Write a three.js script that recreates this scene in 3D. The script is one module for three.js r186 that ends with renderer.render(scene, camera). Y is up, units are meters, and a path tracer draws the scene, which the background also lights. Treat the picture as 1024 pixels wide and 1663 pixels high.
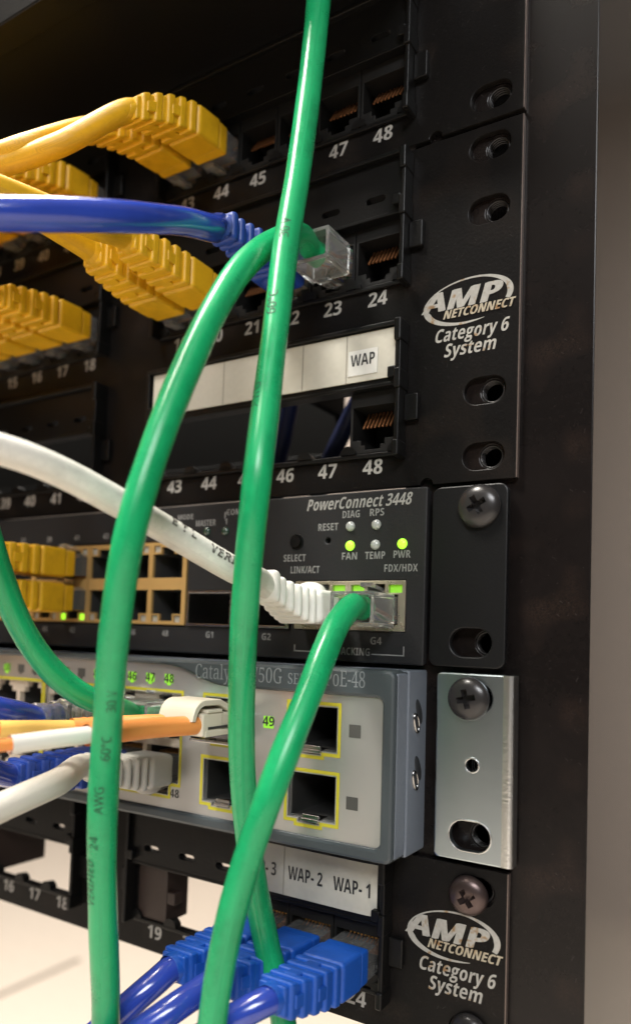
import * as THREE from 'three';
import { FontLoader } from 'three/addons/loaders/FontLoader.js';
import { RoundedBoxGeometry } from 'three/addons/geometries/RoundedBoxGeometry.js';
import { mergeGeometries, toCreasedNormals } from 'three/addons/utils/BufferGeometryUtils.js';
import { Brush, Evaluator, SUBTRACTION } from 'three-bvh-csg';
import { RectAreaLightUniformsLib } from 'three/addons/lights/RectAreaLightUniformsLib.js';

RectAreaLightUniformsLib.init();
const S = 0.001;                                   // everything below is drawn in millimetres
const scene = new THREE.Scene();
scene.background = new THREE.Color(0, 0, 0);

// ------------------------------------------------------------------ camera (a phone held 17 cm in front of the rack)
const F = 1204.67, CX = 512, CY = 968.5;
const camera = new THREE.PerspectiveCamera(2 * Math.atan(CY / F) * 180 / Math.PI, 1024 / 1937, 0.01, 30);
camera.setViewOffset(1024, 1937, 0, 0, 1024, 1663);
camera.rotation.order = 'YXZ';
camera.rotation.set(0.0522, 0.55, 0.0346);
camera.position.set(58.84 * S, -37.57 * S, 168.58 * S);
camera.focus = 0.178;
camera.userData.fStop = 7;
scene.add(camera);
camera.updateMatrixWorld(true);

// ------------------------------------------------------------------ light: one ceiling panel, two more added for fill
const renderer = new THREE.WebGLRenderer({ antialias: true });
renderer.toneMapping = THREE.LinearToneMapping;
renderer.toneMappingExposure = 1;
renderer.shadowMap.enabled = true;
const CEIL = 1300;
const LAMPS = [   // x, z, width, depth (mm), strength, colour
  [-520, 340, 300, 1200, 80, [1, .95, .86]],
  [1150, 2000, 1200, 1200, 22, [.96, .98, 1]],  // added lamp, soft fill from the front
  [-900, -1200, 600, 1200, 4.7, [1, .955, .88]],  // added lamp, brightens the floor behind the rack
];

// ------------------------------------------------------------------ helpers
let seed = 7;
const rnd = () => { seed = (seed * 1664525 + 1013904223) >>> 0; return seed / 4294967296; };
const V = (x, y, z) => new THREE.Vector3(x, y, z);
const used = {};
function numbered(n) { const k = used[n] = (used[n] ?? -1) + 1; return k ? n + '_' + String(k).padStart(3, '0') : n; }
const baseOf = new Map();
function thing(name, label, category, base, group) {
  const o = new THREE.Group(); o.name = numbered(name);
  o.position.set(base[0] * S, base[1] * S, base[2] * S);
  o.userData = { label, category }; if (group) o.userData.group = group;
  baseOf.set(o, base); scene.add(o); return o;
}
function boxUV(g) {
  const p = g.attributes.position, n = g.attributes.normal, uv = new Float32Array(p.count * 2), k = 1 / 60;
  for (let i = 0; i < p.count; i++) {
    const ax = Math.abs(n.getX(i)), ay = Math.abs(n.getY(i)), az = Math.abs(n.getZ(i));
    const x = p.getX(i), y = p.getY(i), z = p.getZ(i);
    if (az >= ax && az >= ay) { uv[2 * i] = x * k; uv[2 * i + 1] = y * k; }
    else if (ax >= ay) { uv[2 * i] = z * k; uv[2 * i + 1] = y * k; }
    else { uv[2 * i] = x * k; uv[2 * i + 1] = z * k; }
  }
  g.setAttribute('uv', new THREE.BufferAttribute(uv, 2)); return g;
}
function prep(list, keepUV) {
  const gs = (Array.isArray(list) ? list : [list]).flat().map((g) => {
    const q = g.index ? g.toNonIndexed() : g.clone();
    for (const a of Object.keys(q.attributes)) if (!['position', 'normal'].includes(a) && !(keepUV && a === 'uv')) q.deleteAttribute(a);
    q.morphAttributes = {}; q.clearGroups(); return q;
  });
  const m = gs.length > 1 ? mergeGeometries(gs) : gs[0];
  return keepUV ? m : boxUV(m);
}
function mesh(parent, name, list, material, keepUV) {       // list: geometries in world millimetres
  const g = prep(list, keepUV), b = baseOf.get(parent) ?? [0, 0, 0];
  g.translate(-b[0], -b[1], -b[2]); g.scale(S, S, S);
  const o = new THREE.Mesh(g, material); o.name = parent === scene ? numbered(name) : name;
  o.castShadow = o.receiveShadow = true; parent.add(o); baseOf.set(o, b); return o;
}
function copyAt(parent, src, dx, dy, dz = 0, mat) {          // a shared-geometry copy of a part, moved in millimetres
  const o = new THREE.Mesh(src.geometry, mat ?? src.material); o.name = src.name;
  o.position.copy(src.position).add(V(dx * S, dy * S, dz * S));
  o.castShadow = o.receiveShadow = true; parent.add(o); baseOf.set(o, baseOf.get(src)); 
  for (const c of src.children) copyAt(o, c, 0, 0, 0);
  return o;
}
const box = (x0, x1, y0, y1, z0, z1, r = 0) => {
  const w = x1 - x0, h = y1 - y0, d = z1 - z0;
  const g = r ? new RoundedBoxGeometry(w, h, d, 2, Math.min(r, w / 2.01, h / 2.01, d / 2.01)) : new THREE.BoxGeometry(w, h, d);
  g.translate((x0 + x1) / 2, (y0 + y1) / 2, (z0 + z1) / 2); return g;
};
function rr(x0, y0, x1, y1, r, C = THREE.Shape) {
  const s = new C(); r = Math.min(r, (x1 - x0) / 2 - .001, (y1 - y0) / 2 - .001);
  s.moveTo(x0 + r, y0); s.lineTo(x1 - r, y0); s.absarc(x1 - r, y0 + r, r, -Math.PI / 2, 0);
  s.lineTo(x1, y1 - r); s.absarc(x1 - r, y1 - r, r, 0, Math.PI / 2); s.lineTo(x0 + r, y1); s.absarc(x0 + r, y1 - r, r, Math.PI / 2, Math.PI);
  s.lineTo(x0, y0 + r); s.absarc(x0 + r, y0 + r, r, Math.PI, 1.5 * Math.PI); s.closePath(); return s;
}
const circ = (x, y, r, C = THREE.Path) => { const s = new C(); s.absarc(x, y, r, 0, Math.PI * 2, false); return s; };
function poly(pts, C = THREE.Shape) { const s = new C(); pts.forEach(([x, y], i) => i ? s.lineTo(x, y) : s.moveTo(x, y)); s.closePath(); return s; }
function extr(shape, holes, z0, z1, bevel = 0, seg = 10) {
  shape.holes.push(...holes);
  const g = new THREE.ExtrudeGeometry(shape, { depth: z1 - z0 - 2 * bevel, bevelEnabled: bevel > 0, bevelThickness: bevel, bevelSize: bevel, bevelOffset: -bevel, bevelSegments: 2, curveSegments: seg });
  g.translate(0, 0, z0 + bevel); return g;
}
function cyl(r0, r1, h, seg = 20) { const g = new THREE.CylinderGeometry(r1, r0, h, seg); g.rotateX(Math.PI / 2); return g; }   // axis along z, r0 at -z end
// a pixel of the photograph and its depth along the lens axis (mm) -> point (mm)
const eu = new THREE.Matrix4().makeRotationFromEuler(camera.rotation);
function pt(u, v, d) { const q = V((u - CX) / F * d, -(v - CY) / F * d, -d).applyMatrix4(eu); return [q.x + 58.84, q.y - 37.57, q.z + 168.58]; }
function ptz(u, v, z) { const q = V((u - CX) / F, -(v - CY) / F, -1).applyMatrix4(eu), t = (z - 168.58) / q.z; return [58.84 + t * q.x, -37.57 + t * q.y, z]; }
function runOn(pts, len, drop) {     // carry a free end on in its own direction, sagging a little
  const n = pts.length, a = V(...pts[n - 2]), b = V(...pts[n - 1]), d = b.clone().sub(a).normalize(); d.z *= .35; d.normalize();
  const m = b.clone().addScaledVector(d, len * .5), e = b.clone().addScaledVector(d, len);
  return [...pts, [m.x, m.y - drop * .3, m.z], [e.x, e.y - drop, e.z]];
}
const curveOf = (pts) => new THREE.CatmullRomCurve3(pts.map((p) => V(...p)), false, 'centripetal');
function tube(curve, r, n = 120, rs = 18, wob = 0) {
  const g = new THREE.TubeGeometry(curve, n, r, rs, false);
  if (wob) { const p = g.attributes.position, q = g.attributes.normal; for (let i = 0; i < p.count; i++) { const a = Math.floor(i / (rs + 1)); const th = (i % (rs + 1)) / rs * Math.PI * 2, w = wob * (Math.sin(th * 2 + a * .22) * .8 + Math.sin(a * .9) * .25 + Math.sin(a * 2.3 + 1) * .15 + Math.sin(a * .31) * .5); p.setXYZ(i, p.getX(i) + q.getX(i) * w, p.getY(i) + q.getY(i) * w, p.getZ(i) + q.getZ(i) * w); } }
  return g;
}
// ---- textures
function noiseTex(n, fn, srgb, rep = 1) {
  const d = new Uint8Array(n * n * 4);
  for (let y = 0; y < n; y++) for (let x = 0; x < n; x++) { const c = fn(x, y), i = (y * n + x) * 4; d[i] = c[0]; d[i + 1] = c[1]; d[i + 2] = c[2]; d[i + 3] = 255; }
  const t = new THREE.DataTexture(d, n, n); t.wrapS = t.wrapT = THREE.RepeatWrapping; t.magFilter = t.minFilter = THREE.LinearFilter; t.repeat.set(rep, rep);
  if (srgb) t.colorSpace = THREE.SRGBColorSpace; t.needsUpdate = true; return t;
}
function valueNoise(n, cell) {
  const m = n / cell, a = Array.from({ length: m * m }, rnd), s = (t) => t * t * (3 - 2 * t);
  return (x, y) => { const fx = x / cell, fy = y / cell, ix = Math.floor(fx), iy = Math.floor(fy), u = s(fx - ix), v = s(fy - iy), g = (i, j) => a[((j % m + m) % m) * m + ((i % m + m) % m)];
    return (g(ix, iy) * (1 - u) + g(ix + 1, iy) * u) * (1 - v) + (g(ix, iy + 1) * (1 - u) + g(ix + 1, iy + 1) * u) * v; };
}
const n2 = valueNoise(512, 2), n4 = valueNoise(512, 4), n16 = valueNoise(512, 16), n64 = valueNoise(512, 64), n128 = valueNoise(512, 128);
const grain = noiseTex(512, (x, y) => { const v = 255 * (n2(x, y) * .5 + n4(x, y) * .5); return [v, v, v]; });
const smudge = noiseTex(512, (x, y) => { const v = 150 + 105 * (n16(x, y) * .25 + n64(x, y) * .45 + n128(x, y) * .3) - 18 * n2(x, y); return [v, v, v]; });
// worn black paint: dust specks, short scratches and patches of brownish dust
const wearMap = (() => {
  const N = 1024, buf = new Float32Array(N * N);
  for (let k = 0; k < 420; k++) { const x0 = rnd() * N, y0 = rnd() * N, a = 2.2 + rnd() * .9 + (rnd() < .3 ? 1.5 : 0), L = rnd() < .8 ? 1 + rnd() * 3 : 4 + rnd() * 16, st = .15 + rnd() * .55;
    for (let s = 0; s < L; s += .5) { const x = (Math.round(x0 + s * Math.cos(a)) + N) % N, y = (Math.round(y0 + s * Math.sin(a)) + N) % N; buf[y * N + x] = Math.max(buf[y * N + x], st); } }
  return noiseTex(N, (x, y) => {
    const d = .62 + .3 * n128(x / 2, y / 2) + .16 * n16(x, y) - .1 * n2(x, y), w = buf[y * N + x] ** 1.5 * 2.6;
    const dust = Math.max(0, n64(x / 2 + 77, y / 2) - .62) * .5 * n4(x, y);
    const L = (b, c) => Math.min(255, 255 * Math.pow(Math.min(1, b * d * .05 + w * .3 + dust * c), 1 / 2.2));
    return [L(1.08, .48), L(1.0, .33), L(1.0, .24)];
  }, true);
})();
const brushed = noiseTex(512, (x, y) => { const v = 200 + 55 * (n2(x * 0 + 3, y) * .6 + n4(x / 16, y) * .4); return [v, v, v]; });
const paperMap = noiseTex(256, (x, y) => { const v = 244 - 14 * n64(x * 2, y * 2) - 7 * n4(x, y); return [v, v, v - 3]; }, true);
const jacketMap = noiseTex(512, (x, y) => { const sp = n2(x, y) > .93 ? -26 * n16(x, y) : n2(x + 91, y + 40) > .95 ? 14 : 0; const v = Math.max(0, Math.min(255, 236 + 19 * n64(x, y) - 26 * n16(x + 30, y) * n64(x + 9, y + 120) - 8 * n4(x, y) + sp)); return [v, v, v]; }, true);
const inkMap = noiseTex(512, (x, y) => { const w = Math.max(0, Math.min(1, (n16(x, y) * .7 + n4(x, y) * .3 - .66) * 5)), c = 246 - 22 * n4(x + 50, y); return [c - w * 40, c - w * 78, c - w * 120]; }, true);
// ---- materials
const std = (rgb, rough, o = {}) => { const m = new THREE.MeshStandardMaterial({ roughness: rough, metalness: 0, ...o }); m.color.setRGB(...rgb); return m; };
const phy = (rgb, rough, o = {}) => { const m = new THREE.MeshPhysicalMaterial({ roughness: rough, metalness: 0, ...o }); m.color.setRGB(...rgb); return m; };
const grainB = { bumpMap: grain, bumpScale: 0.00003 };
const mat = {
  panel: phy([.13, .125, .12], .36, { map: wearMap, specularIntensity: .22, ...grainB }),
  rail: phy([.15, .125, .118], .27, { map: wearMap, specularIntensity: .4, bumpMap: grain, bumpScale: 0.000008 }),
  plastic: phy([.0055, .0053, .0052], .34, { specularIntensity: .4, ...grainB }),
  plasticDull: phy([.006, .0056, .0052], .6, { specularIntensity: .5, ...grainB }),
  brownPlastic: std([.022, .012, .009], .5, { ...grainB }),
  pcFace: phy([.0155, .0155, .0165], .5, { specularIntensity: .5, ...grainB }),
  pcEar: phy([.0055, .0055, .006], .4, { specularIntensity: .5, ...grainB }),
  cave: std([.032, .031, .03], .6), cage: std([.16, .16, .155], .4, { metalness: .85 }),  // cave: black plastic, also stands in for shade deep in pale sockets
  paleEdge: std([.16, .125, .11], .45, { metalness: .5, roughnessMap: smudge, ...grainB }),
  ink: std([.29, .28, .26], .6), inkWorn: std([.40, .385, .35], .6, { map: inkMap }), inkDim: std([.19, .19, .185], .6), inkGold: std([.44, .38, .28], .6, { map: inkMap }), inkMid: std([.26, .255, .24], .6),
  inkGrey: std([.17, .19, .20], .5), inkBlack: std([.02, .02, .02], .6), inkPrint: std([.09, .08, .07], .7),
  inkGreen: std([.012, .075, .035], .6),
  label: std([.60, .57, .495], .65, { map: paperMap }), tape: std([.78, .77, .74], .45, { map: paperMap }), line: std([.26, .24, .20], .7),
  gold: std([.62, .32, .08], .35, { metalness: .9, ...grainB }), copper: std([.30, .125, .05], .4, { metalness: .6 }),
  frameMetal: std([.52, .46, .36], .38, { metalness: .8, roughnessMap: smudge }),
  portBeige: std([.52, .45, .36], .5), portGold: std([.48, .30, .11], .42, { metalness: .35, ...grainB }),
  chassis: std([.042, .053, .059], .45, { ...grainB }), chassisSide: std([.14, .16, .19], .42, { ...grainB }), seam: std([.02, .022, .025], .6),
  facePlate: phy([.52, .515, .50], .34, { metalness: .7, roughnessMap: brushed, bumpMap: brushed, bumpScale: 0.000006, clearcoat: 1, clearcoatRoughness: .07 }),
  yellowInk: std([.44, .40, .02], .5),
  zinc: std([.46, .52, .55], .3, { metalness: 1 }),
  zincEdge: std([.72, .72, .70], .3, { metalness: 1, ...grainB }),
  steel: std([.42, .41, .40], .3, { metalness: 1, roughnessMap: smudge }),
  blackScrew: std([.03, .028, .028], .26, { metalness: .3 }),
  brownScrew: std([.085, .06, .056], .32, { metalness: .7 }),
  green: phy([.012, .39, .14], .38, { map: jacketMap, roughnessMap: smudge, bumpMap: smudge, bumpScale: 0.00006, specularIntensity: .75, clearcoat: .12, clearcoatRoughness: .15 }),
  blue: phy([.03, .066, .42], .22, { map: jacketMap, roughnessMap: smudge, clearcoat: .5, clearcoatRoughness: .14 }),
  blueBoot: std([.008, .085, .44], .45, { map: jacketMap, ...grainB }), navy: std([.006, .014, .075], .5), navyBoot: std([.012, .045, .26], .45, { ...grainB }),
  yellow: std([.78, .425, .01], .45, { map: jacketMap, ...grainB }), white: std([.78, .75, .68], .5, { map: jacketMap, ...grainB }), whiteBoot: std([.78, .76, .71], .5, { ...grainB }),
  grey: std([.56, .53, .47], .5, { ...grainB }), greyBoot: std([.36, .345, .31], .55, { ...grainB }),
  orange: std([.88, .32, .08], .42, { ...grainB }), paleYellow: std([.85, .52, .13], .45), offWhite: std([.80, .76, .70], .45), beige: std([.68, .62, .50], .42),
  clear: phy([.97, .97, .96], .06, { transmission: 1, thickness: 0, ior: 1.5 }),
  clearSolid: phy([.97, .97, .95], .05, { transmission: .92, thickness: .004, ior: 1.5 }),
  ledOff: phy([.34, .35, .34], .25, { clearcoat: 1, clearcoatRoughness: .08 }), ledDark: phy([.02, .05, .035], .25, { clearcoat: 1 }),
  ledOn: std([.25, .6, .05], .4, { emissive: new THREE.Color().setRGB(.42, 1.0, .03), emissiveIntensity: 1.25 }),
  ledSoft: std([.2, .5, .05], .4, { emissive: new THREE.Color().setRGB(.26, .66, .01), emissiveIntensity: .5 }),
  wireOrange: std([.75, .16, .05], .5), wireWhite: std([.7, .68, .62], .5), wireGreen: std([.02, .3, .1], .5), wireBlue: std([.03, .08, .4], .5), wireBrown: std([.18, .07, .03], .5),
};
// ---- lettering: flat print cut from a typeface
const fontFile = (n) => new FontLoader().loadAsync('fonts/droid/droid_' + n + '.typeface.json');
const sansB = await fontFile('sans_bold'), sansR = await fontFile('sans_regular'), serif = await fontFile('serif_regular');
function text(str, h, o = {}) {      // cap height h; centred unless o.left
  const size = h / 0.72, shapes = (o.font ?? sansB).generateShapes(str, size);
  const g = new THREE.ShapeGeometry(shapes, o.seg ?? 4); g.computeBoundingBox();
  const b = g.boundingBox; g.translate(o.left ? -b.min.x : -(b.min.x + b.max.x) / 2, -h / 2, 0);
  if (o.width) { const k = o.width / (b.max.x - b.min.x); g.scale(k, 1, 1); }
  if (o.slant) g.applyMatrix4(new THREE.Matrix4().set(1, o.slant, 0, 0, 0, 1, 0, 0, 0, 0, 1, 0, 0, 0, 0, 1));
  if (o.rot) g.rotateZ(o.rot);
  g.translate(o.x ?? 0, o.y ?? 0, o.z ?? 0); return g;
}
function print(curve, str, h, r, s0, out, a0 = 0, o = {}) {   // lettering wrapped on a cable, s0 = start along the curve
  const size = h / 0.72, g = new THREE.ShapeGeometry((o.font ?? sansB).generateShapes(str, size), 3), L = curve.getLength(), p = g.attributes.position, n = g.attributes.normal;
  const O = V(...out).normalize();
  for (let i = 0; i < p.count; i++) {
    const t = THREE.MathUtils.clamp((s0 + p.getX(i)) / L, 0, 1), P = curve.getPointAt(t), T = curve.getTangentAt(t);
    const e = O.clone().addScaledVector(T, -O.dot(T)).normalize(), sd = e.clone().cross(T), a = a0 + (p.getY(i) - h / 2) / r;
    const d = e.multiplyScalar(Math.cos(a)).addScaledVector(sd, Math.sin(a));
    p.setXYZ(i, P.x + d.x * (r + .11), P.y + d.y * (r + .11), P.z + d.z * (r + .11)); n.setXYZ(i, d.x, d.y, d.z);
  }
  return g;
}

// ================================================================== the setting: floor, walls and ceiling
function structure(name, list, m) { const o = mesh(scene, name, list, m); o.userData.kind = 'structure'; return o; }
const FLOOR = -700, RX0 = -2600, RX1 = 1700, RZ0 = -1750, RZ1 = 2600;
const wallM = std([.50, .43, .385], .75), floorM = std([.66, .58, .50], .42, { roughnessMap: smudge }), ceilM = std([.34, .34, .35], .85);
const floor = structure('floor', box(RX0, RX1, FLOOR - 60, FLOOR, RZ0, RZ1), floorM);
mesh(floor, 'joint', box(-1118, -1106, FLOOR + .5, FLOOR + 3, -890, -560), std([.30, .26, .22], .8));
structure('ceiling', box(RX0, RX1, CEIL + 60, CEIL + 120, RZ0, RZ1), ceilM);
structure('wall_back', box(RX0, RX1, FLOOR, CEIL + 60, RZ0 - 60, RZ0), wallM);
const lampWhere = ['above the front of the rack', 'added for front fill over the aisle', 'added to light the floor behind the rack'];
LAMPS.forEach(([x, z, w, d, L, rgb], i) => {
  const t = thing('ceiling_light', 'long white ceiling light panel ' + lampWhere[i], 'ceiling light', [x, CEIL + 60, z]);
  mesh(t, 'housing', [box(x - w / 2 - 20, x + w / 2 + 20, CEIL + 12, CEIL + 60, z - d / 2 - 20, z + d / 2 + 20)], std([.75, .75, .75], .5));
  const gl = std([.8, .8, .8], .6); gl.emissive.setRGB(...rgb); gl.emissiveIntensity = 1.2;
  mesh(t, 'diffuser', box(x - w / 2, x + w / 2, CEIL + 4, CEIL + 11.5, z - d / 2, z + d / 2), gl);
  const a = new THREE.RectAreaLight(new THREE.Color().setRGB(...rgb), L, w * S, d * S);
  a.name = 'panel_light'; a.position.set(0, -62 * S, 0); a.rotation.x = -Math.PI / 2; t.add(a);
});

// ================================================================== rack upright
const HX = 2.2;     // hole column of the upright
{
  const t = thing('rack_post', 'black painted steel rack upright with a column of threaded holes', 'rack post', [0, FLOOR, -40]);
  const holes = [], rings = [];
  for (let u = -9; u < 8; u++) for (const k of [6.35, 22.225, 38.1]) { const y = u * 44.45 + k; holes.push(circ(HX, y, 2.9)); rings.push(y); }
  mesh(t, 'flange', extr(rr(-20, FLOOR, 25.2, 420, .5), holes, -4.7, -1.7, .25, 8), mat.rail);
  mesh(t, 'web', box(22.2, 25.15, FLOOR, 420, -260, -4.6), mat.rail);
  mesh(t, 'added_backing', box(-20, 22, FLOOR, 420, -17, -15), mat.rail);  // added plate behind the holes, keeps them dark against the room
  mesh(t, 'rear_flange', box(-20, 22, FLOOR, 420, -260, -257), mat.rail);
  for (const y of rings) if (y > -160 && y < 130) {
    const g = []; for (let k = 0; k < 4; k++) { const r = new THREE.TorusGeometry(2.65, .3, 5, 20); r.translate(HX, y, -2.1 - k * .75); g.push(r); }
    mesh(t, 'thread', g, mat.blackScrew);
  }
}

// ================================================================== plugs and cables
function latch(x, y, z, dir, o = {}) {     // springy arm of a plug, dir +1 = above, -1 = below
  const g = new THREE.BoxGeometry(3.2, .9, 15); g.translate(0, 0, 7.5); g.rotateX(-dir * .16 * (o.k ?? 1)); g.translate(x, y + dir * 3.7, z - 9.5);
  const w = new THREE.BoxGeometry(6.1, .9, 4.5); w.rotateX(-dir * .16); w.translate(x, y + dir * 4.3, z - 4); return [g, w];
}
function clearPlug(t, x, y, z, dir, wires = true) {    // unbooted plug, z = face of the socket
  const p = mesh(t, 'plug', [
    extr(rr(x - 5.9, y - 4.4, x + 5.9, y + 4.0, .5), [rr(x - 4.9, y - 3.3, x + 4.9, y + 3.1, .6, THREE.Path)], z + 1.5, z + 12.4, .15, 4),
    box(x - 5.8, x + 5.8, y - 3.3, y + 3.3, z - 9.5, z + 1.4, .3)], mat.clearSolid);
  mesh(p, 'latch', latch(x, y, z, dir), mat.clearSolid);
  const c = []; for (let k = 0; k < 8; k++) { const cx = x + (k - 3.5) * 1.02; c.push(box(cx - .2, cx + .2, y - dir * 3.35 - .35, y - dir * 3.35 + .35, z - 9, z - 3.4)); }
  mesh(p, 'contact', c, mat.gold);
  if (wires) {
    [mat.wireWhite, mat.wireOrange, mat.wireWhite, mat.wireBlue, mat.wireWhite, mat.wireGreen, mat.wireWhite, mat.wireBrown].forEach((m, i) => {
      const k = i - 3.5, cv = curveOf([[x + k * .35, y + (i % 2 ? .7 : -.7), z + 6.5], [x + k * .75, y - dir * .5, z + 3], [x + k * 1.02, y - dir * 1.7, z - 1], [x + k * 1.02, y - dir * 2.2, z - 7]]); mesh(p, 'wire', tube(cv, .46, 12, 8), m); });
  }
  return p;
}
// moulded boot: square body, then stepped ribs that taper to the cable; built along +z at the origin, then aimed
function bootParts(style, dir) {
  const body = [], ribs = [];
  if (style === 'square') {          // patch cord boot with broad ribs
    body.push(box(-5.6, 5.6, -4.1, 4.1, 4.2, 8, .7), box(-5.8, 5.8, -4.6, 4.6, 7.6, 17, 1.1));
    const rb = [[18.6, 5.7, 4.55], [22.2, 5.4, 4.45], [25.8, 5.05, 4.3], [29.4, 4.6, 4.1], [32.9, 4.15, 3.9]];
    rb.forEach(([z, w, h], i) => {
      ribs.push(box(-w, w, -h, h, z - 1.25, z + 1.25, .7), box(-w + .75, w - .75, -h + .75, h - .75, z - 2.6, z + 2.6, .5));
      if (i < 4) { if (i % 2 === 0) ribs.push(box(-1.7, 1.7, -h + .1, h - .1, z, z + 3.6, .3)); else ribs.push(box(-w + .1, w - .1, -1.5, 1.5, z, z + 3.6, .3)); }
    });
    const core = new THREE.LatheGeometry([[3.4, 30], [3.5, 34.6], [3.05, 36.6], [2.9, 36.8]].map(([r, z]) => new THREE.Vector2(r, z)), 20); core.rotateX(Math.PI / 2); ribs.push(core);
  } else {                            // slim snagless boot with fine rings and a latch hood
    body.push(box(-5.9, 5.9, -4.2, 4.4, 1.2, 12.5, 1.6));
    const hood = new THREE.SphereGeometry(4.2, 20, 14); hood.scale(1, .62, 1.15); hood.translate(0, dir * 3.9, 6.6); body.push(hood);
    const core = new THREE.LatheGeometry([[3.6, 11], [3.5, 20], [3.2, 28], [2.95, 29.5]].map(([r, z]) => new THREE.Vector2(r, z)), 20); core.rotateX(Math.PI / 2); ribs.push(core);
    for (let k = 0; k < 5; k++) { const z = 13.2 + k * 2.9, w = 5.4 - k * .42, h = 4.5 - k * .28; ribs.push(box(-w, w, -h, h, z, z + 2.0, .95)); }
    ribs.push(box(-3.7, 3.7, -3.7, 3.7, 27.2, 29.6, 1.6));
  }
  return { body, ribs };
}
// curve the boot: points at distance z along +z bend sideways by (bx, by) * ((z-z0)/len)^2
function bend(list, bx, by, z0 = 8, len = 28) {
  for (const g of list) { const p = g.attributes.position; for (let i = 0; i < p.count; i++) { const k = Math.max(0, p.getZ(i) - z0) / len; p.setXYZ(i, p.getX(i) + bx * k * k, p.getY(i) + by * k * k, p.getZ(i)); } g.computeVertexNormals(); }
  return list;
}
const shiftAll = (list, x, y, z, rz = 0) => list.map((g) => { if (rz) g.rotateZ(rz); g.translate(x, y, z); return g; });
function patchCord(name, label, cat, o) {
  // o: port [x,y,z], dir, jacket mat, boot mat, style, bend, path [[u,v,depth]...] from the boot outwards, r, group
  const [x, y, z] = o.port, t = thing(name, label, cat, o.port, o.group), r = o.r ?? 3.0, end = (o.style === 'slim' ? 29 : 35.5) * (o.short ?? 1), ke = (end - 8) / 28;
  let [bx, by] = o.bend ?? [0, 0];
  if (o.aim) { const q = ptz(...o.aim, z + end); bx = (q[0] - x) / (ke * ke); by = (q[1] - y) / (ke * ke); }    // where the boot lets go of the cable
  const { body, ribs } = bootParts(o.style ?? 'square', o.dir ?? -1);
  if (o.short) for (const g of [...body, ...ribs]) g.scale(1, 1, o.short);
  const noseM = o.nose ?? mat.clearSolid;
  const plug = mesh(t, 'plug', box(x - 5.5, x + 5.5, y - 3.6, y + 3.6, z - 9.5, z + (o.style === 'slim' ? 1.6 : 6.5), .3), noseM);
  mesh(plug, 'latch', latch(x, y, z, o.dir ?? -1), noseM);
  const c = []; for (let k = 0; k < 8; k++) { const cx = x + (k - 3.5) * 1.02; c.push(box(cx - .2, cx + .2, y - (o.dir ?? -1) * 3.5 - .3, y - (o.dir ?? -1) * 3.5 + .3, z - 9, z - 3.4)); }
  mesh(plug, 'contact', c, mat.gold);
  const boot = mesh(t, 'boot', shiftAll(bend(body, bx, by), x, y, z), o.boot);
  mesh(boot, 'strain_relief', shiftAll(bend(ribs, bx, by), x, y, z), o.boot);
  const k = (end - 8) / 28, ex = x + bx * k * k, ey = y + by * k * k, k2 = (end - 14) / 28;
  const pts = [[x + bx * k2 * k2, y + by * k2 * k2, z + end - 6], [ex, ey, z + end], ...(o.run ? [[ex + bx * 2 * k / 28 * o.run, ey + by * 2 * k / 28 * o.run, z + end + o.run]] : []), ...o.path.map((q) => q.length === 4 ? q.slice(0, 3) : pt(...q))];
  const cv = curveOf(runOn(pts, 260, 60));
  mesh(t, 'jacket', tube(cv, r, 170, 18, o.wob ?? .02), o.jacket);
  return { t, cv };
}

// ================================================================== patch panels
const PITCH = 13.54, GROUP = 108.25, PX = -28.6;
const modX = (g) => PX - (3 - g) * GROUP, portX = (g, k) => modX(g) - (5 - k) * PITCH;
const slotPath = (x, y, w, h) => rr(x - w / 2, y - h / 2, x + w / 2, y + h / 2, h / 2, THREE.Path);
const proto = {};    // module parts are shared by every panel
function ampLogo(t, x, y) {
  const W = [[-22, 1.2], [5, 1.55], [35, 1.2], [70, .62], [110, .42], [150, .36], [172, .9], [195, 1.7], [225, 1.35], [255, .85], [280, .5], [293, .12]];   // width of the oval band round its turn
  const wid = (d) => { for (let i = 1; i < W.length; i++) if (d <= W[i][0]) { const k = (d - W[i - 1][0]) / (W[i][0] - W[i - 1][0]); return W[i - 1][1] * (1 - k) + W[i][1] * k; } return .1; };
  const o = [], n = []; for (let d = -22; d <= 293; d += 3) { const a = d * Math.PI / 180, w = wid(d), c = Math.cos(a), q = Math.sin(a); o.push([x + 11.4 * c, y + 5.7 * q + .06 * 11.4 * c]); n.push([x + (11.4 - w) * c, y + (5.7 - w * .8) * q + .06 * 11.4 * c]); }
  const ring = new THREE.ShapeGeometry(poly([...o, ...n.reverse()])).translate(0, 0, .06);
  const m = mesh(t, 'emblem', ring, mat.inkWorn);
  const big = text('AMP', 3.4, { width: 19.4, slant: .28, x: x - 1.5, y: y + .35, z: .1 });
  mesh(m, 'lettering', [0, .26, -.26].map((d, i) => big.clone().translate(d, d * .25, i * .04)), mat.inkWorn);
  mesh(m, 'lettering', [0, .1].map((d) => text('NETCONNECT', 1.55, { width: 17.4, slant: .3, x: x + 2.9 + d, y: y - 2.95, z: .24 + d * .3 })), mat.inkGold);
  mesh(t, 'lettering', text('Category 6', 2.35, { width: 18.4, slant: .2, x: x + 1.2, y: y - 8.1, z: .06 }), mat.inkWorn);
  mesh(t, 'lettering', text('System', 2.35, { width: 12.8, slant: .2, x: x + 1.0, y: y - 12.1, z: .06 }), mat.inkWorn);
}
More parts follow.
